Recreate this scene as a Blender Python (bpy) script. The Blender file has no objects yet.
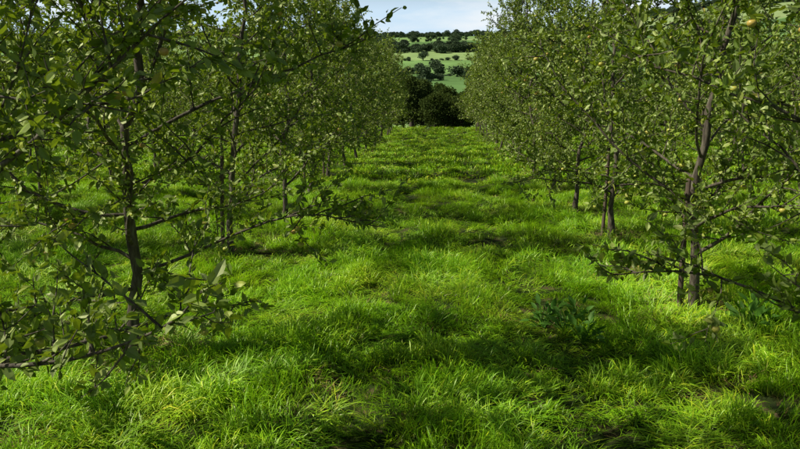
import bpy, math, numpy as np
from mathutils import Vector, Matrix
rng = np.random.default_rng(7)
sc = bpy.context.scene
sc.view_settings.view_transform='Standard'; sc.view_settings.look='None'; sc.view_settings.exposure=0

# ------------------------------------------------------------ helpers
def vnoise(x,y,seed=0):
    x=np.asarray(x,float); y=np.asarray(y,float)
    xi=np.floor(x).astype(np.int64); yi=np.floor(y).astype(np.int64)
    xf=x-xi; yf=y-yi
    def h(a,b):
        n=(a*374761393+b*668265263+seed*1442695041)&0x7fffffff
        n=((n^(n>>13))*1274126177)&0x7fffffff
        n=n^(n>>16)
        return (n&0xffff)/65535.0
    u=xf*xf*(3-2*xf); v=yf*yf*(3-2*yf)
    return (h(xi,yi)*(1-u)+h(xi+1,yi)*u)*(1-v)+(h(xi,yi+1)*(1-u)+h(xi+1,yi+1)*u)*v
def fbm(x,y,seed=0,o=3):
    s=0;a=.5;t=0
    for i in range(o):
        s=s+a*vnoise(x*2**i+17*i,y*2**i+5*i,seed+i);t+=a;a*=.5
    return s/t

def mesh_from(name,V,faces_list,mats,attrs=None,matidx=None,smooth=False,validate=True):
    me=bpy.data.meshes.new(name)
    V=np.asarray(V,np.float32)
    me.vertices.add(len(V)); me.vertices.foreach_set('co',V.ravel())
    loops=np.concatenate([f.ravel() for f in faces_list]).astype(np.int32)
    tot=np.concatenate([np.full(len(f),f.shape[1]) for f in faces_list]).astype(np.int32)
    st=np.concatenate([[0],np.cumsum(tot)[:-1]]).astype(np.int32)
    me.loops.add(len(loops)); me.loops.foreach_set('vertex_index',loops)
    me.polygons.add(len(tot)); me.polygons.foreach_set('loop_start',st)
    me.update(calc_edges=True)
    for m in mats: me.materials.append(m)
    if matidx is not None: me.polygons.foreach_set('material_index',np.asarray(matidx,np.int32))
    if smooth is not False:
        sm=np.full(len(tot),bool(smooth)) if isinstance(smooth,bool) else np.asarray(smooth)
        me.polygons.foreach_set('use_smooth',sm)
    for k,a in (attrs or {}).items():
        at=me.attributes.new(k,'FLOAT','POINT'); at.data.foreach_set('value',np.asarray(a,np.float32))
    if validate: me.validate()
    return me

# ------------------------------------------------------------ materials
def newmat(name):
    m=bpy.data.materials.new(name); m.use_nodes=True
    nt=m.node_tree; nt.nodes.clear()
    out=nt.nodes.new('ShaderNodeOutputMaterial')
    return m,nt,out
def ramp(nt,fac,stops):
    r=nt.nodes.new('ShaderNodeValToRGB')
    els=r.color_ramp.elements
    while len(els)<len(stops): els.new(0.5)
    for e,(p,c) in zip(els,stops):
        e.position=p; e.color=(*c,1)
    nt.links.new(fac,r.inputs[0]); return r.outputs[0]
def noise(nt,scale,detail=3,coord=None):
    n=nt.nodes.new('ShaderNodeTexNoise'); n.inputs['Scale'].default_value=scale; n.inputs['Detail'].default_value=detail
    if coord is None:
        g=nt.nodes.new('ShaderNodeNewGeometry'); coord=g.outputs['Position']
    nt.links.new(coord,n.inputs['Vector']); return n.outputs['Fac']
def mixc(nt,f,a,b,mode='MIX'):
    m=nt.nodes.new('ShaderNodeMix'); m.data_type='RGBA'; m.blend_type=mode
    for s,v in ((m.inputs[0],f),(m.inputs[6],a),(m.inputs[7],b)):
        if isinstance(v,bpy.types.NodeSocket): nt.links.new(v,s)
        elif isinstance(v,(int,float)): s.default_value=v
        else: s.default_value=(*v,1)
    return m.outputs[2]
def foliage_shader(nt,out,col,trans_col,tf=0.35,gl=0.06,rough=0.45):
    d=nt.nodes.new('ShaderNodeBsdfDiffuse'); t=nt.nodes.new('ShaderNodeBsdfTranslucent')
    nt.links.new(col,d.inputs[0]); nt.links.new(trans_col,t.inputs[0])
    m1=nt.nodes.new('ShaderNodeMixShader'); m1.inputs[0].default_value=tf
    nt.links.new(d.outputs[0],m1.inputs[1]); nt.links.new(t.outputs[0],m1.inputs[2])
    if gl>0:
        g=nt.nodes.new('ShaderNodeBsdfGlossy'); g.inputs['Roughness'].default_value=rough
        g.inputs['Color'].default_value=(1,1.,.66,1)
        m2=nt.nodes.new('ShaderNodeMixShader'); m2.inputs[0].default_value=gl
        nt.links.new(m1.outputs[0],m2.inputs[1]); nt.links.new(g.outputs[0],m2.inputs[2])
        nt.links.new(m2.outputs[0],out.inputs[0])
    else: nt.links.new(m1.outputs[0],out.inputs[0])
def attr(nt,name,typ='GEOMETRY'):
    a=nt.nodes.new('ShaderNodeAttribute'); a.attribute_name=name; a.attribute_type=typ
    return a.outputs['Fac']

def leaf_material(name,stops,tcol,gl=0.08,back=(0.2,0.24,0.12),tf=.33):
    m,nt,out=newmat(name)
    c=ramp(nt,attr(nt,'rnd'),stops)
    g=nt.nodes.new('ShaderNodeNewGeometry')
    c2=mixc(nt,0.35,c,back)
    cc=mixc(nt,g.outputs['Backfacing'],c,c2)
    tc=mixc(nt,0.65,c,tcol)
    foliage_shader(nt,out,cc,tc,tf,gl,0.5)
    return m
M_leaf=leaf_material('apple_leaf',[(0,(.04,.085,.006)),(.4,(.115,.20,.014)),(.75,(.25,.36,.03)),(.95,(.44,.48,.08)),(1,(.44,.30,.06))],(.42,.56,.012),0.055,(.30,.36,.12),.28)
M_far=leaf_material('woodland_leaf',[(0,(.03,.055,.012)),(.5,(.07,.11,.025)),(1,(.13,.17,.04))],(.11,.15,.02),0,(.07,.09,.03),.25)
M_hill=leaf_material('hedgerow_leaf_hazed',[(0,(.065,.10,.06)),(.5,(.09,.14,.075)),(1,(.14,.18,.09))],(.09,.13,.05),0,(.09,.12,.06),.2)  # distance haze painted into the leaf colours, paler and bluer

def bark_material():
    m,nt,out=newmat('bark')
    tc=nt.nodes.new('ShaderNodeTexCoord')
    mp=nt.nodes.new('ShaderNodeMapping'); mp.inputs['Scale'].default_value=(6,6,1.6)
    nt.links.new(tc.outputs['Object'],mp.inputs[0])
    n=noise(nt,6,6,mp.outputs[0])
    c=ramp(nt,n,[(.3,(.03,.024,.016)),(.5,(.09,.07,.048)),(.62,(.15,.13,.09)),(.75,(.19,.20,.12))])
    p=nt.nodes.new('ShaderNodeBsdfPrincipled'); p.inputs['Roughness'].default_value=.85
    nt.links.new(c,p.inputs['Base Color'])
    b=nt.nodes.new('ShaderNodeBump'); b.inputs['Strength'].default_value=.8; b.inputs['Distance'].default_value=.01
    nt.links.new(n,b.inputs['Height']); nt.links.new(b.outputs[0],p.inputs['Normal'])
    nt.links.new(p.outputs[0],out.inputs[0]); return m
M_bark=bark_material()
def wood_material():
    m,nt,out=newmat('stake_wood')
    tc=nt.nodes.new('ShaderNodeTexCoord')
    mp=nt.nodes.new('ShaderNodeMapping'); mp.inputs['Scale'].default_value=(20,20,1.2)
    nt.links.new(tc.outputs['Object'],mp.inputs[0])
    c=ramp(nt,noise(nt,5,5,mp.outputs[0]),[(.3,(.05,.035,.025)),(.7,(.17,.125,.085))])
    p=nt.nodes.new('ShaderNodeBsdfPrincipled'); p.inputs['Roughness'].default_value=.9
    nt.links.new(c,p.inputs['Base Color']); nt.links.new(p.outputs[0],out.inputs[0]); return m
M_wood=wood_material()
def apple_material():
    m,nt,out=newmat('apple_skin')
    tc=nt.nodes.new('ShaderNodeTexCoord')
    c=ramp(nt,noise(nt,3,3,tc.outputs['Object']),[(.45,(.48,.50,.08)),(.7,(.55,.32,.08))])
    p=nt.nodes.new('ShaderNodeBsdfPrincipled'); p.inputs['Roughness'].default_value=.4
    nt.links.new(c,p.inputs['Base Color']); nt.links.new(p.outputs[0],out.inputs[0]); return m
M_apple=apple_material()

def grass_material(name,a,b,c3,tr):
    m,nt,out=newmat(name)
    n=noise(nt,0.9,1)
    base=ramp(nt,n,[(.3,a),(.5,b),(.7,c3)])
    r=ramp(nt,attr(nt,'tv'),[(0,(.6,.68,.75)),(.5,(1,1,1)),(1,(1.4,1.2,1.2))])
    base=mixc(nt,1.0,base,r,'MULTIPLY')
    r2=ramp(nt,attr(nt,'rnd'),[(0,(.7,.75,.8)),(.85,(1.15,1.1,1)),(.93,(1.6,1.15,1.6)),(1,(2.0,1.25,2.2))])
    base=mixc(nt,1.0,base,r2,'MULTIPLY')
    h=ramp(nt,attr(nt,'ht'),[(0,(.15,.14,.16)),(.45,(.5,.5,.5)),(.85,(1.2,1.2,1))])  # dark bases: thatch tone plus shade painted into the blade colour for contrast
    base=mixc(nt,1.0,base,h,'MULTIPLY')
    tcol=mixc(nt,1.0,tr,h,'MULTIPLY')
    tc=mixc(nt,.5,base,tcol)
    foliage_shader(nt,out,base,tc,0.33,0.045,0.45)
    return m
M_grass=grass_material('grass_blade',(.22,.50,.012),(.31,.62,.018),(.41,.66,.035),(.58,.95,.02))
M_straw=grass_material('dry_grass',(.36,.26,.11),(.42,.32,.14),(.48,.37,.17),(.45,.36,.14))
M_dock=leaf_material('dock_leaf',[(0,(.05,.15,.02)),(1,(.10,.24,.025))],(.16,.38,.02),0.02,(.08,.18,.03))

def ground_material():
    m,nt,out=newmat('orchard_ground')
    near=ramp(nt,noise(nt,5.2,6),[(.35,(.015,.024,.007)),(.52,(.03,.045,.01)),(.68,(.12,.085,.045))])
    f=attr(nt,'field')
    fld=ramp(nt,f,[(0,(.11,.20,.06)),(.3,(.15,.28,.08)),(.55,(.20,.34,.10)),(.75,(.27,.40,.13)),(.92,(.33,.41,.17)),(1,(.13,.24,.07))])
    fn=ramp(nt,noise(nt,.05,4),[(.3,(.8,.8,.8)),(.7,(1.15,1.15,1.15))])
    fld=mixc(nt,1.0,fld,fn,'MULTIPLY')
    g=nt.nodes.new('ShaderNodeNewGeometry'); s=nt.nodes.new('ShaderNodeSeparateXYZ'); nt.links.new(g.outputs['Position'],s.inputs[0])
    mr=nt.nodes.new('ShaderNodeMapRange'); mr.inputs[1].default_value=60; mr.inputs[2].default_value=110
    nt.links.new(s.outputs[1],mr.inputs[0])
    c=mixc(nt,mr.outputs[0],near,fld)
    p=nt.nodes.new('ShaderNodeBsdfPrincipled'); p.inputs['Roughness'].default_value=.95
    p.inputs['Specular IOR Level'].default_value=.1
    nt.links.new(c,p.inputs['Base Color'])
    nt.links.new(p.outputs[0],out.inputs[0]); return m
M_ground=ground_material()

# ------------------------------------------------------------ terrain
PY=np.array([-4000,50,70,110,170,300,450,600,900,1150,1350,2200,4500.])
PZ=np.array([0,0,-1.2,-3.5,-3,6,18,36,76,104,108,95,40.])
def sm_interp(y):
    return (np.interp(y-12,PY,PZ)+np.interp(y,PY,PZ)+np.interp(y+12,PY,PZ))/3
def height(x,y):
    x=np.asarray(x,float); y=np.asarray(y,float)
    near=0.08*(fbm(x*.5,y*.5,3)-.5)*2
    near=near-0.06*np.exp(-((x+0.62)/.16)**2)-0.06*np.exp(-((x-0.95)/.16)**2)
    w=np.clip((60-y)/15,0,1)*np.clip((60-abs(x))/20,0,1)
    far=np.where(y>52,sm_interp(y),0)
    k=np.clip((y-150)/1000,0,1.2)
    far=far+k*(0.16*np.clip(x-150,0,800))+k*16*(fbm(x/260,y/320,11)-.5)
    return near*w+far
def axis(lo_dense,hi_dense,step,lo,hi,g=1.12,mx=14,far=1600):
    a=list(np.arange(lo_dense,hi_dense+1e-6,step))
    s=step;v=a[-1]
    while v<hi:
        s=min(s*g,mx) if v<far else s*1.3
        v+=s;a.append(v)
    s=step;v=a[0];b=[]
    while v>lo:
        s=min(s*g,mx) if v>-far else s*1.3
        v-=s;b.append(v)
    return np.array(b[::-1]+a)
xs=axis(-9,9,.12,-4000,4000,1.1,16,800)
ys=axis(0,30,.2,-500,4200,1.1,12,1500)
X,Y=np.meshgrid(xs,ys); 
Z=height(X,Y)
ns=150
sx=rng.uniform(-1000,1000,ns); sy=rng.uniform(120,1700,ns); sv=rng.random(ns)
def field(x,y):
    x=np.ravel(x);y=np.ravel(y); o=np.zeros(len(x),int); d1=np.zeros(len(x)); d2=np.zeros(len(x))
    for i in range(0,len(x),20000):
        D=np.sqrt(((x[i:i+20000,None]-sx)/1.3)**2+(y[i:i+20000,None]-sy)**2)
        idx=np.argpartition(D,1,axis=1)[:,:2]
        dd=np.take_along_axis(D,idx,1)
        j=dd.argmin(1); o[i:i+20000]=idx[np.arange(len(idx)),j]
        d1[i:i+20000]=dd.min(1); d2[i:i+20000]=dd.max(1)
    return o,d1,d2
fo,_,_=field(X,Y)
nx,ny=len(xs),len(ys)
ii=(np.arange(ny-1)[:,None]*nx+np.arange(nx-1)[None,:]).ravel()
F=np.stack([ii,ii+1,ii+nx+1,ii+nx],1)
me=mesh_from('ground',np.stack([X.ravel(),Y.ravel(),Z.ravel()],1),[F],[M_ground],{'field':sv[fo]},smooth=True)
ground=bpy.data.objects.new('ground',me); sc.collection.objects.link(ground)

# ------------------------------------------------------------ instancer
def scatter(name,P,R,S,I,coll):
    me=bpy.data.meshes.new(name); me.vertices.add(len(P)); me.vertices.foreach_set('co',np.asarray(P,np.float32).ravel())
    a=me.attributes.new('rot','FLOAT_VECTOR','POINT'); a.data.foreach_set('vector',np.asarray(R,np.float32).ravel())
    a=me.attributes.new('scl','FLOAT_VECTOR','POINT'); a.data.foreach_set('vector',np.asarray(S,np.float32).ravel())
    a=me.attributes.new('idx','INT','POINT'); a.data.foreach_set('value',np.asarray(I,np.int32))
    ob=bpy.data.objects.new(name,me); sc.collection.objects.link(ob)
    ng=bpy.data.node_groups.new(name+'_scatter','GeometryNodeTree')
    ng.interface.new_socket('Geometry',in_out='INPUT',socket_type='NodeSocketGeometry')
    ng.interface.new_socket('Geometry',in_out='OUTPUT',socket_type='NodeSocketGeometry')
    N=ng.nodes; gi=N.new('NodeGroupInput'); go=N.new('NodeGroupOutput')
    ci=N.new('GeometryNodeCollectionInfo'); ci.inputs['Collection'].default_value=coll
    ci.inputs['Separate Children'].default_value=True; ci.inputs['Reset Children'].default_value=True
    ip=N.new('GeometryNodeInstanceOnPoints'); ip.inputs['Pick Instance'].default_value=True
    def na(n,t):
        q=N.new('GeometryNodeInputNamedAttribute'); q.data_type=t; q.inputs['Name'].default_value=n
        return [o for o in q.outputs if o.enabled][0]
    L=ng.links
    L.new(gi.outputs[0],ip.inputs['Points']); L.new(ci.outputs[0],ip.inputs['Instance'])
    L.new(na('idx','INT'),ip.inputs['Instance Index']); L.new(na('rot','FLOAT_VECTOR'),ip.inputs['Rotation'])
    L.new(na('scl','FLOAT_VECTOR'),ip.inputs['Scale']); L.new(ip.outputs[0],go.inputs[0])
    md=ob.modifiers.new('scatter','NODES'); md.node_group=ng
    return ob
def unit(v): return v/(np.linalg.norm(v,axis=-1,keepdims=True)+1e-9)

# ------------------------------------------------------------ leaves + tubes
LA=np.array([0,.28,.28,.66,.66,.30,.68,1.0])
LB=np.array([0,.25,-.25,.21,-.21,0,0,0])
LC=np.array([0,.05,.05,.0,.0,-.03,-.06,-.16])
LT=np.array([[0,5,1],[0,2,5],[3,6,7],[4,7,6]]); LQ=np.array([[1,5,6,3],[2,4,6,5]])
def make_leaves(P,D,L,r,up=0.55,wid=1.0):
    n=len(P); D=unit(D)
    rn=unit(r.normal(size=(n,3))); N=unit(rn*0.8+np.array([0,0,up]))
    S=unit(np.cross(D,N)); N=np.cross(S,D)
    V=P[:,None]+L[:,None,None]*(D[:,None]*LA[None,:,None]+S[:,None]*LB[None,:,None]*wid+N[:,None]*LC[None,:,None])
    off=(np.arange(n)*8)[:,None,None]
    return V.reshape(-1,3),(off+LT[None]).reshape(-1,3),(off+LQ[None]).reshape(-1,4)
class Tubes:
    def __init__(s): s.V=[];s.F=[];s.n=0
    def add(s,pts,rad,k=6):
        pts=np.asarray(pts);rad=np.asarray(rad);m=len(pts)
        T=unit(np.gradient(pts,axis=0))
        ref=np.array([0.3,0.9,0.1]) if abs(T[0][2])>.7 else np.array([0,0,1.])
        U=unit(np.cross(T,ref)); W=np.cross(T,U)
        a=np.arange(k)/k*2*math.pi
        V=pts[:,None]+rad[:,None,None]*(U[:,None]*np.cos(a)[None,:,None]+W[:,None]*np.sin(a)[None,:,None])
        i=np.arange(m-1)[:,None]*k; j=np.arange(k)[None]; j2=(j+1)%k
        f=np.stack([i+j,i+j2,i+k+j2,i+k+j],-1).reshape(-1,4)+s.n
        s.V.append(V.reshape(-1,3)); s.F.append(f); s.n+=m*k
def grow(p,d,L,n,r,up=0,wob=.12):
    pts=[p];d=unit(d);st=L/n
    for i in range(n):
        d=unit(d+r.normal(size=3)*wob+np.array([0,0,up]))
        p=p+d*st; pts.append(p)
    return np.array(pts)

def build_tree(seed,H=5,R=1.45,nl=28,z0=.55,leafk=1.25,apples=60,lsz=1.0,twk=1.0):
    r=np.random.default_rng(seed); T=Tubes(); LP=[];LD=[]
    nt=18
    tz=np.linspace(-.15,H*.93,nt)
    wx=np.cumsum(r.normal(0,.04,nt)); wy=np.cumsum(r.normal(0,.04,nt)); wx-=wx[1];wy-=wy[1]
    tp=np.stack([wx,wy,tz],1)
    tr=.035*(1-np.clip(tz/H,0,1))**.75+.007; tr[0]*=1.6; tr[1]*=1.2
    tr*=r.uniform(.88,1.14,nt)
    T.add(tp,tr,9)
    def at(z): return np.array([np.interp(z,tz,wx),np.interp(z,tz,wy),z])
    def twig_leaves(pts,dens,start=0.15):
        L=np.linalg.norm(np.diff(pts,axis=0),axis=1).sum()
        n=max(1,int(L*dens*leafk+r.random())); t=r.uniform(start,1,n)*(len(pts)-1)
        i=np.minimum(t.astype(int),len(pts)-2); f=(t-i)[:,None]
        p=pts[i]*(1-f)+pts[i+1]*f; d=unit(pts[i+1]-pts[i])
        LP.append(p+r.normal(size=p.shape)*.012); LD.append(d*.6+r.normal(size=p.shape)*.75+np.array([0,0,-.05]))
    ga=r.uniform(0,6.28)
    for b in range(nl):
        u=(b+r.uniform(-.3,.3))/nl; u=min(max(u,0),1)
        z=z0+(H*.9-z0)*u**1.1
        ga+=2.4+r.normal(0,.35)
        prof=(1-u)**.5*.85+.34
        L=R*prof*r.uniform(.7,1.25)
        el=math.radians(r.uniform(2,45)+u*22)
        d=np.array([math.cos(ga)*math.cos(el),math.sin(ga)*math.cos(el),math.sin(el)])
        up=r.uniform(-.05,.10) if u<.35 else r.uniform(.0,.12)
        pts=grow(at(z),d,L,9,r,up,.14)
        r0=.018*(1-u*.5)*r.uniform(.7,1.2)
        T.add(pts,np.linspace(r0,.004,len(pts)),6)
        twig_leaves(pts,22,.3)
        ns2=int((10*prof+3)*twk)
        for s in range(ns2):
            t=r.uniform(.12,1)*(len(pts)-1.01); i=int(t); p=pts[i]*(1-t+i)+pts[i+1]*(t-i)
            bd=unit(pts[i+1]-pts[i])
            d2=unit(bd*.6+r.normal(size=3)*.6+np.array([0,0,.45 if r.random()<.7 else -.45]))
            l2=r.uniform(.22,.70)*(1.1-.4*t/len(pts))
            q=grow(p,d2,l2,5,r,r.uniform(-.03,.1),.14)
            T.add(q,np.linspace(.0065,.002,len(q)),4)
            twig_leaves(q,36,.1)
            for s3 in range(r.integers(1,3)):
                j=r.integers(1,5); d3=unit(r.normal(size=3)*.8+unit(q[j]-q[j-1])*.7+np.array([0,0,.2]))
                q3=grow(q[j],d3,r.uniform(.1,.28),3,r,.03,.15)
                if twk>.9: T.add(q3,np.linspace(.0035,.0018,len(q3)),3)
                twig_leaves(q3,50,.1)
    LP=np.concatenate(LP);LD=np.concatenate(LD);n=len(LP)
    LL=r.uniform(.036,.080,n)*lsz
    lv,lt,lq=make_leaves(LP,LD,LL,r)
    TV=np.concatenate(T.V);TF=np.concatenate(T.F)
    V=[TV,lv]; rnd=[np.zeros(len(TV)),np.repeat(np.clip(r.beta(1.5,1.9,n),0,1),8)]
    nv=len(TV)
    quads=np.concatenate([TF,lq+nv]); tris=lt+nv
    mi=np.concatenate([np.zeros(len(TF)),np.ones(len(lq)),np.ones(len(tris))])
    sm=np.concatenate([np.ones(len(TF)),np.zeros(len(lq)+len(tris))]).astype(bool)
    faces=[quads,tris]
    nv+=len(lv)
    if apples:
        a=r.choice(n,apples,replace=False); C=LP[a]-np.array([0,0,.045])
        th=np.linspace(0,math.pi,7); ph=np.arange(8)/8*2*math.pi
        rad=np.sin(th)*(1+.12*np.cos(th)); zz=np.cos(th)*.85; zz[0]=.6; zz[-1]=-.7
        sp=np.stack([rad[:,None]*np.cos(ph),rad[:,None]*np.sin(ph),np.repeat(zz[:,None],8,1)],-1).reshape(-1,3)
        i=np.arange(6)[:,None]*8;j=np.arange(8)[None];j2=(j+1)%8
        sf=np.stack([i+j,i+8+j,i+8+j2,i+j2],-1).reshape(-1,4)
        AV=(C[:,None]+sp[None]*r.uniform(.019,.028,apples)[:,None,None]).reshape(-1,3)
        AF=(np.arange(apples)[:,None,None]*56+sf[None]).reshape(-1,4)+nv
        V.append(AV); rnd.append(np.zeros(len(AV)))
        faces.append(AF)
        mi=np.concatenate([mi,np.full(len(AF),2)]); sm=np.concatenate([sm,np.ones(len(AF),bool)])
    return mesh_from('apple_tree_mesh',np.concatenate(V),faces,[M_bark,M_leaf,M_apple],{'rnd':np.concatenate(rnd)},mi,sm)

HH=[5.0,4.7,5.2,4.8,5.1,4.6,5.3]; RRR=[1.5,1.4,1.45,1.6,1.4,1.5,1.55]
trees=[build_tree(100+s,H=HH[s],R=RRR[s]) for s in range(7)]
lod=[build_tree(100+s,H=HH[s],R=RRR[s],leafk=.55,apples=8,lsz=1.5,twk=.8) for s in range(4)]
tpos=[]
def stake_mesh():
    T=Tubes(); z=np.array([-.2,.2,.6,1.0,1.28,1.30,1.301]); 
    rr=np.array([.026,.026,.025,.026,.025,.021,.0005]); p=np.stack([.004*np.sin(z*3),.003*np.cos(z*4),z],1)
    T.add(p,rr,12)
    a=np.linspace(0,2*math.pi,17); lp=np.stack([.05*np.cos(a)+.01,.045*np.sin(a),1.02+0*a],1)
    T.add(lp,np.full(17,.007),5)
    return mesh_from('stake_mesh',np.concatenate(T.V),[np.concatenate(T.F)],[M_wood],smooth=True)
SM=stake_mesh()
def add_stake(x,y,z):
    o=bpy.data.objects.new('tree_stake',SM); sc.collection.objects.link(o)
    o.location=(x,y,z); o.rotation_euler=(rng.normal(0,.03),rng.normal(0,.03),rng.uniform(0,6))
def place_tree(x,y,mesh,rot,s=1.0,stake=False,lean=(0,0)):
    ob=bpy.data.objects.new('apple_tree',mesh); sc.collection.objects.link(ob)
    z=float(height(x,y)); ob.location=(x,y,z); ob.rotation_euler=(lean[0],lean[1],rot); ob.scale=(s,s,s)
    tpos.append((x,y))
    if stake: add_stake(x+rng.choice([-1,1])*rng.uniform(.09,.14),y+rng.uniform(-.06,.06),z)
L_=[(-2.75,-4.2),(-2.7,-1.2),(-2.45,2.75),(-2.38,5.15),(-2.68,8.8),(-2.57,11.7),(-2.7,14.7),(-2.85,18.2)]
y=21.3
while y<47: L_.append((-2.75+rng.normal(0,.1),y)); y+=3.0+rng.normal(0,.1)
R_=[(2.7,-3.0),(2.7,0.4),(2.75,3.9),(2.5,6.7),(2.6,10.4),(2.55,12.9),(2.66,16.0),(2.7,19.4)]
y=22.8
while y<47: R_.append((2.75+rng.normal(0,.1),y)); y+=3.0+rng.normal(0,.1)
for i,(x,y) in enumerate(L_):
    m=trees[(i*3+(5 if i==2 else 1))%7] if y<27 else lod[i%4]
    place_tree(x,y,m,rng.uniform(0,6.28),rng.uniform(.93,1.06),stake=i in(4,6,7),lean=(rng.normal(0,.025),rng.normal(0,.035)))
for i,(x,y) in enumerate(R_):
    m=trees[(i*4+2)%7] if y<27 else lod[(i+2)%4]
    place_tree(x,y,m,rng.uniform(0,6.28),rng.uniform(.93,1.06),stake=i in(3,4,6),lean=(rng.normal(0,.025),rng.normal(0,.035)))
for row in (-18.7,-13.3,-8.0,8.0,13.3,18.7):
    y=(-2 if abs(row)<9 else 5)+rng.uniform(-1,1)
    while y<48:
        m=trees[int(rng.integers(7))] if (abs(row)<9 and y<14) else lod[int(rng.integers(4))]
        place_tree(row+rng.normal(0,.12),y,m,rng.uniform(0,6.28),rng.uniform(.9,1.1)); y+=3.05+rng.normal(0,.12)

# ------------------------------------------------------------ far trees
def far_tree(seed,H,W,nleaf,ls,mat):
    r=np.random.default_rng(seed); T=Tubes()
    T.add(np.array([[0,0,-.5],[.05,0,H*.3],[0,.1,H*.7]]),np.array([.04*H,.03*H,.01*H]),7)
    nb=14
    cz=r.uniform(.28,.8,nb)*H; ca=r.uniform(0,6.28,nb); cr=r.uniform(.1,.6,nb)*W*(1-abs(cz/H-.45)*.9)
    C=np.stack([cr*np.cos(ca),cr*np.sin(ca),cz],1); C=np.vstack([C,[[0,0,H*.82]]]); br=np.append(r.uniform(.28,.5,nb)*W,.3*W)
    for c in C[:8]: T.add(np.array([[0,0,H*.25],c*.6+[0,0,.1*H],c]),np.array([.018*H,.01*H,.003*H]),5)
    k=r.integers(0,len(C),nleaf); d=unit(r.normal(size=(nleaf,3))); rad=br[k]*r.uniform(.55,1.05,nleaf)
    P=C[k]+d*rad[:,None]*np.array([1,1,.85]); P[:,2]=np.maximum(P[:,2],.05*H)
    v,t,q=make_leaves(P,d+r.normal(size=d.shape)*.6,r.uniform(.7,1.3,nleaf)*ls,r,wid=1.6)
    TV=np.concatenate(T.V);TF=np.concatenate(T.F);nv=len(TV)
    rn=np.repeat(np.clip(r.normal(.45,.2,nleaf)+.25*(vnoise(k*3.1,k*1.7)-.5),0,1),8)
    return mesh_from('far_tree_mesh',np.vstack([TV,v]),[np.concatenate([TF,q+nv]),t+nv],[M_bark,mat],{'rnd':np.concatenate([np.zeros(nv),rn])},
        np.concatenate([np.zeros(len(TF)),np.ones(len(q)+len(t))]))
cw=bpy.data.collections.new('woodland_sources')
for s in range(4):
    cw.objects.link(bpy.data.objects.new('broadleaf_source',far_tree(500+s,[7,8,6.5,9][s],[2.6,2.8,2.6,2.6][s],5000,.22,M_far)))
ch=bpy.data.collections.new('hedgerow_sources')
for s in range(3):
    ch.objects.link(bpy.data.objects.new('hedge_tree_source',far_tree(600+s,[7,5,9][s],[4,4.2,4][s],1000,.7,M_hill)))
P=[];S=[]
def addw(n,x0,x1,y0,y1,h0,h1):
    for _ in range(n):
        x=rng.uniform(x0,x1);y=rng.uniform(y0,y1);s=rng.uniform(h0,h1)
        P.append((x,y,float(height(x,y))-.2));S.append((s*1.15,s*1.15,s))
addw(80,-45,45,51,56,.35,.52)
addw(90,-60,60,60,72,.5,.68)
addw(150,-90,90,85,125,.7,1.0)
n=len(P)
scatter('woodland',P,np.stack([np.zeros(n),np.zeros(n),rng.uniform(0,6.28,n)],1),S,rng.integers(0,4,n),cw)
NH=90000
hx=rng.uniform(-850,900,NH);hy=rng.uniform(150,1350,NH)
_,d1,d2=field(hx,hy)
copse=(vnoise(hx/130,hy/110,77)>.86)&(rng.random(NH)<.3)
top=(hy>1130)&(hy<1290)&(rng.random(NH)<.25)
hedge=(d2-d1)<4.5
keep=hedge|copse|top
s=rng.uniform(.6,1.25,NH); s=np.where(hedge&~copse&(rng.random(NH)<.7),rng.uniform(.28,.5,NH),s)
hx=hx[keep];hy=hy[keep];s=s[keep];n=len(hx)
scatter('hedgerow_trees',np.stack([hx,hy,height(hx,hy)-.3],1),np.stack([0*s,0*s,rng.uniform(0,6.28,n)],1),np.stack([s*1.4,s*1.4,s],1),rng.integers(0,3,n),ch)

# ------------------------------------------------------------ grass
def tuft(seed,nb,rad,h0,h1,w,bend):
    r=np.random.default_rng(seed)
    a=r.uniform(0,6.28,nb); q=np.sqrt(r.random(nb))*rad
    B=np.stack([q*np.cos(a),q*np.sin(a),np.full(nb,-.02)],1)
    h=r.uniform(h0,h1,nb)*(1-.3*q/rad); la=a+r.normal(0,1.3,nb); ld=np.stack([np.cos(la),np.sin(la),0*la],1)
    fa=la+math.pi/2+r.normal(0,.7,nb); fd=np.stack([np.cos(fa),np.sin(fa),0*fa],1)
    bn=bend*r.uniform(.3,1.5,nb)
    ww=w*r.uniform(.7,1.3,nb)
    V=[]
    for t,wf in ((0,.7),(.4,1),(.75,.75)):
        c=B+ld*(h*bn*t**1.8)[:,None]; c[:,2]+=h*(t-.38*bn*t**2.6)
        V.append(c+fd*(ww*wf/2)[:,None]); V.append(c-fd*(ww*wf/2)[:,None])
    c=B+ld*(h*bn*1.05)[:,None]; c[:,2]+=h*(1-.5*bn); V.append(c)
    V=np.stack(V,1).reshape(-1,3)
    o=(np.arange(nb)*7)[:,None,None]
    Q=(o+np.array([[0,1,3,2],[2,3,5,4]])[None]).reshape(-1,4); T_=(o+np.array([[4,5,6]])[None]).reshape(-1,3)
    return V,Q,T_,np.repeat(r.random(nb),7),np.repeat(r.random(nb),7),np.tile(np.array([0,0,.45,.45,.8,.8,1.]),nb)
NB=36
near_src=[tuft(20+s,NB,.085,.10,.23,.0056,.9) for s in range(6)]+[tuft(60+s,NB,.09,.04,.12,.004,1.2) for s in range(2)]
cg=bpy.data.collections.new('grass_sources')
for s in range(3):
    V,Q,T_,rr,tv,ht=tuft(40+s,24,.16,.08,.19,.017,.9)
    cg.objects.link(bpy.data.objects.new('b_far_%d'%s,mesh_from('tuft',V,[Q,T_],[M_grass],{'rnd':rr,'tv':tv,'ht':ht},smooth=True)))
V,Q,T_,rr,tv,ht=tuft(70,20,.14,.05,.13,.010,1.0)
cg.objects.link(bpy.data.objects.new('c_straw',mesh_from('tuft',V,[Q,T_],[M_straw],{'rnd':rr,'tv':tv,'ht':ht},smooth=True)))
tp_=np.array(tpos)
gx=[];gy=[];gk=[]
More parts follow.
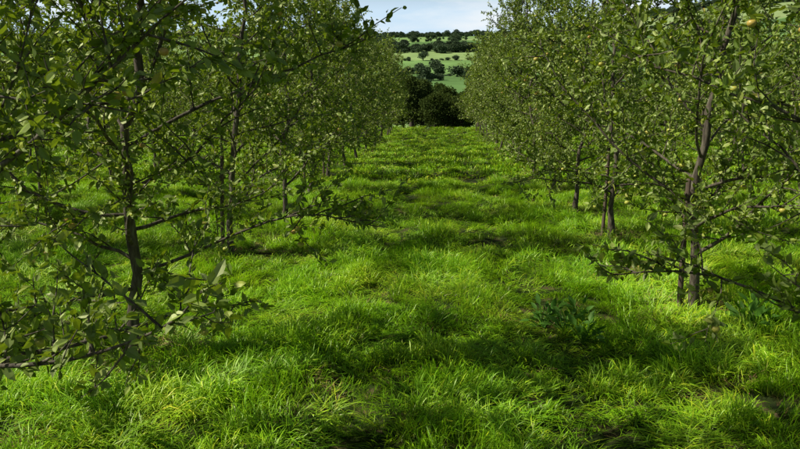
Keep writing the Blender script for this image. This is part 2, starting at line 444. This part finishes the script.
for (d0,d1_,dens,k) in ((0.8,9,115,0),(9,17,60,0),(17,32,24,1),(32,52,14,1)):
    wmax=.75*d1_+4; n=int((d1_-d0)*2*wmax*dens)
    x=rng.uniform(-wmax,wmax,n);y=rng.uniform(d0,d1_,n); m=abs(x)<.68*y+2.2
    gx.append(x[m]);gy.append(y[m]);gk.append(np.full(m.sum(),k))
gx=np.concatenate(gx);gy=np.concatenate(gy);gk=np.concatenate(gk)
dt=np.full(len(gx),9.)
for (a,b) in tp_: dt=np.minimum(dt,np.hypot(gx-a,(gy-b)))
cl=fbm(gx*2.6,gy*2.1,31,2); cl2=fbm(gx*.5,gy*.35,41,2)
sclh=.36+1.45*np.clip((cl-.34)*2.7,0,1)*(.6+.8*cl2)
rut=np.exp(-((gx+.62+.08*np.sin(gy*.7))/.19)**2)+np.exp(-((gx-.95-.08*np.sin(gy*.5))/.19)**2)
rut=rut*(.5+.5*vnoise(gx*.7,gy*.6,5))
sclh*=1-.7*np.clip(rut,0,1)
bare=np.clip(1-dt/.7,0,1)+np.clip((fbm(gx*.8,gy*.8,91,3)-.66)*6,0,.5)
for (a,b,q) in ((-2.05,8.9,.45),(1.5,6.5,.26),(2.05,4.7,.28),(-1.88,6.2,.22),(-.8,4.7,.16),(-2.0,15.5,.5),(1.75,9.2,.25),(2.2,8,.3)):
    dd=np.hypot((gx-a)/1.4,gy-b)+.25*q*(vnoise(gx*9,gy*9,8)-.5)*2
    bare=bare+np.clip(1.3-dd/q,0,1)
sclh*=1-.5*np.clip(bare,0,1)
keep=rng.random(len(gx))>np.clip(bare,0,1)*.3+.55*np.clip(rut,0,1)
straw=(rng.random(len(gx))<.02+.65*np.clip(bare,0,1))
gx,gy,gk,sclh,straw=[a[keep] for a in (gx,gy,gk,sclh,straw)]
n=len(gx)
ta=fbm(gx*.9,gy*.9,51,2)*14; tm=np.clip((fbm(gx*1.3,gy*1.1,61,2)-.25)*1.6,0,.9)
tx,ty=np.cos(ta)*tm+rng.normal(0,.12,n),np.sin(ta)*tm+rng.normal(0,.12,n)
zz=unit(np.stack([tx,ty,np.ones(n)],1)); rz=rng.uniform(0,6.28,n)
h_=np.stack([np.cos(rz),np.sin(rz),0*rz],1); yy=unit(np.cross(zz,h_)); xx=np.cross(yy,zz)
ry=-np.arcsin(np.clip(xx[:,2],-1,1)); rx=np.arctan2(yy[:,2],zz[:,2]); rzz=np.arctan2(xx[:,1],xx[:,0])
wd=rng.uniform(.9,1.25,n); hh=sclh*rng.uniform(.85,1.15,n)
P=np.stack([gx,gy,height(gx,gy)],1)
R3=np.stack([xx*wd[:,None],yy*wd[:,None],zz*hh[:,None]],1)
nm=gk==0; kk=np.where(straw,6+rng.integers(0,2,n),rng.integers(0,6,n)); tvn=rng.random(n)
VV=[];QQ=[];TT=[];RR=[];TVV=[];HV=[];MQ=[];MT=[];off=0
for k in range(8):
    sel=np.where(nm&(kk==k))[0]
    if not len(sel): continue
    V,Q,T_,rr,_,ht=near_src[k]; nvv=len(V)
    W=np.einsum('vi,nij->nvj',V,R3[sel])+P[sel][:,None]
    VV.append(W.reshape(-1,3).astype(np.float32)); o=(off+np.arange(len(sel))*nvv)[:,None,None]
    QQ.append((o+Q[None]).reshape(-1,4)); TT.append((o+T_[None]).reshape(-1,3))
    RR.append(np.tile(rr,len(sel))); TVV.append(np.repeat(tvn[sel],nvv)); HV.append(np.tile(ht,len(sel)))
    MQ.append(np.full(len(sel)*len(Q),int(k>=6))); MT.append(np.full(len(sel)*len(T_),int(k>=6)))
    off+=nvv*len(sel)
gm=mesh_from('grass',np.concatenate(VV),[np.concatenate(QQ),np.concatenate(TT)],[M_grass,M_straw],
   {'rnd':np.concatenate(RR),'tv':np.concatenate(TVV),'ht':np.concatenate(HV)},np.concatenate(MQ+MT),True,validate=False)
go=bpy.data.objects.new('grass',gm); sc.collection.objects.link(go)
fm=~nm
idx=np.where(straw,3,rng.integers(0,3,n))
scatter('grass',P[fm],np.stack([rx,ry,rzz],1)[fm],np.stack([wd,wd,hh],1)[fm],idx[fm],cg)

# ------------------------------------------------------------ dock weeds
def dock(seed,n=22,L=.15):
    r=np.random.default_rng(seed); a=r.uniform(0,6.28,n); el=r.uniform(.3,1.35,n)
    D=np.stack([np.cos(a)*np.cos(el),np.sin(a)*np.cos(el),np.sin(el)],1)
    T=Tubes(); P=D*r.uniform(.06,.2,n)[:,None]
    for d,p in zip(D,P): T.add(np.array([[0,0,-.02],p*.5,p]),np.array([.004,.0035,.003]),5)
    v,t,q=make_leaves(P,D+np.array([0,0,-.3]),r.uniform(.6,1.1,n)*L,r,up=1.0,wid=.8)
    TV=np.concatenate(T.V);TF=np.concatenate(T.F);nv=len(TV)
    return mesh_from('dock_mesh',np.vstack([TV,v]),[np.concatenate([TF,q+nv]),t+nv],[M_dock],{'rnd':np.concatenate([np.full(nv,.4),np.repeat(r.random(n),8)])})
dm=[dock(1,26,.13),dock(2,32,.11)]
for i,(x,y) in enumerate([(1.15,6.0),(1.32,6.3),(1.25,5.7),(1.0,6.25),(2.75,6.1),(2.95,6.3)]):
    o=bpy.data.objects.new('dock_plant',dm[i%2]); sc.collection.objects.link(o)
    o.location=(x,y,float(height(x,y))+.02); o.rotation_euler=(0,0,i*1.3); s=rng.uniform(.9,1.2); o.scale=(s,s,s)

# ------------------------------------------------------------ light + sky
el=math.radians(44); a=math.radians(10)
sd=Vector((-math.cos(el)*math.cos(a),-math.cos(el)*math.sin(a),math.sin(el)))
sun=bpy.data.lights.new('sun','SUN'); sun.energy=5.0; sun.angle=math.radians(.5); sun.color=(1,.96,.82)
so=bpy.data.objects.new('sun',sun); sc.collection.objects.link(so)
so.rotation_euler=(-sd).to_track_quat('-Z','Y').to_euler(); so.location=(-20,-5,20)
w=bpy.data.worlds.new('World'); sc.world=w; w.use_nodes=True; nt=w.node_tree
bg=nt.nodes['Background']; bg.inputs[1].default_value=.05
sky=nt.nodes.new('ShaderNodeTexSky'); sky.sky_type='NISHITA'; sky.sun_disc=False
sky.sun_elevation=el; sky.sun_rotation=math.atan2(sd.x,sd.y)
tc=nt.nodes.new('ShaderNodeTexCoord'); mp=nt.nodes.new('ShaderNodeMapping'); mp.inputs['Scale'].default_value=(3,3,12)
nt.links.new(tc.outputs['Generated'],mp.inputs[0])
cn=ramp(nt,noise(nt,1.6,6,mp.outputs[0]),[(.50,(0,0,0)),(.66,(.8,.8,.8))])
sx_=nt.nodes.new('ShaderNodeSeparateXYZ'); nt.links.new(tc.outputs['Generated'],sx_.inputs[0])
lowc=ramp(nt,sx_.outputs[2],[(0,(1,1,1)),(.16,(1,1,1)),(.26,(.05,.05,.05))])
hz=ramp(nt,sx_.outputs[2],[(0,(1,1,1)),(.12,(.9,.9,.9)),(.2,(0,0,0))])
hazy=mixc(nt,hz,sky.outputs[0],(13.2,17.0,20.4))
cn=mixc(nt,1.0,cn,lowc,'MULTIPLY')
cm=mixc(nt,cn,hazy,(18.6,19.2,19.6))
nt.links.new(cm,bg.inputs[0])

# ------------------------------------------------------------ camera
cam=bpy.data.cameras.new('camera'); co=bpy.data.objects.new('camera',cam); sc.collection.objects.link(co)
cam.lens=31.5; cam.sensor_width=36; cam.clip_end=9000; cam.clip_start=.05
co.location=(0,0,2.0); co.rotation_euler=(math.radians(90-10.08),0,math.radians(3.0))
sc.camera=co
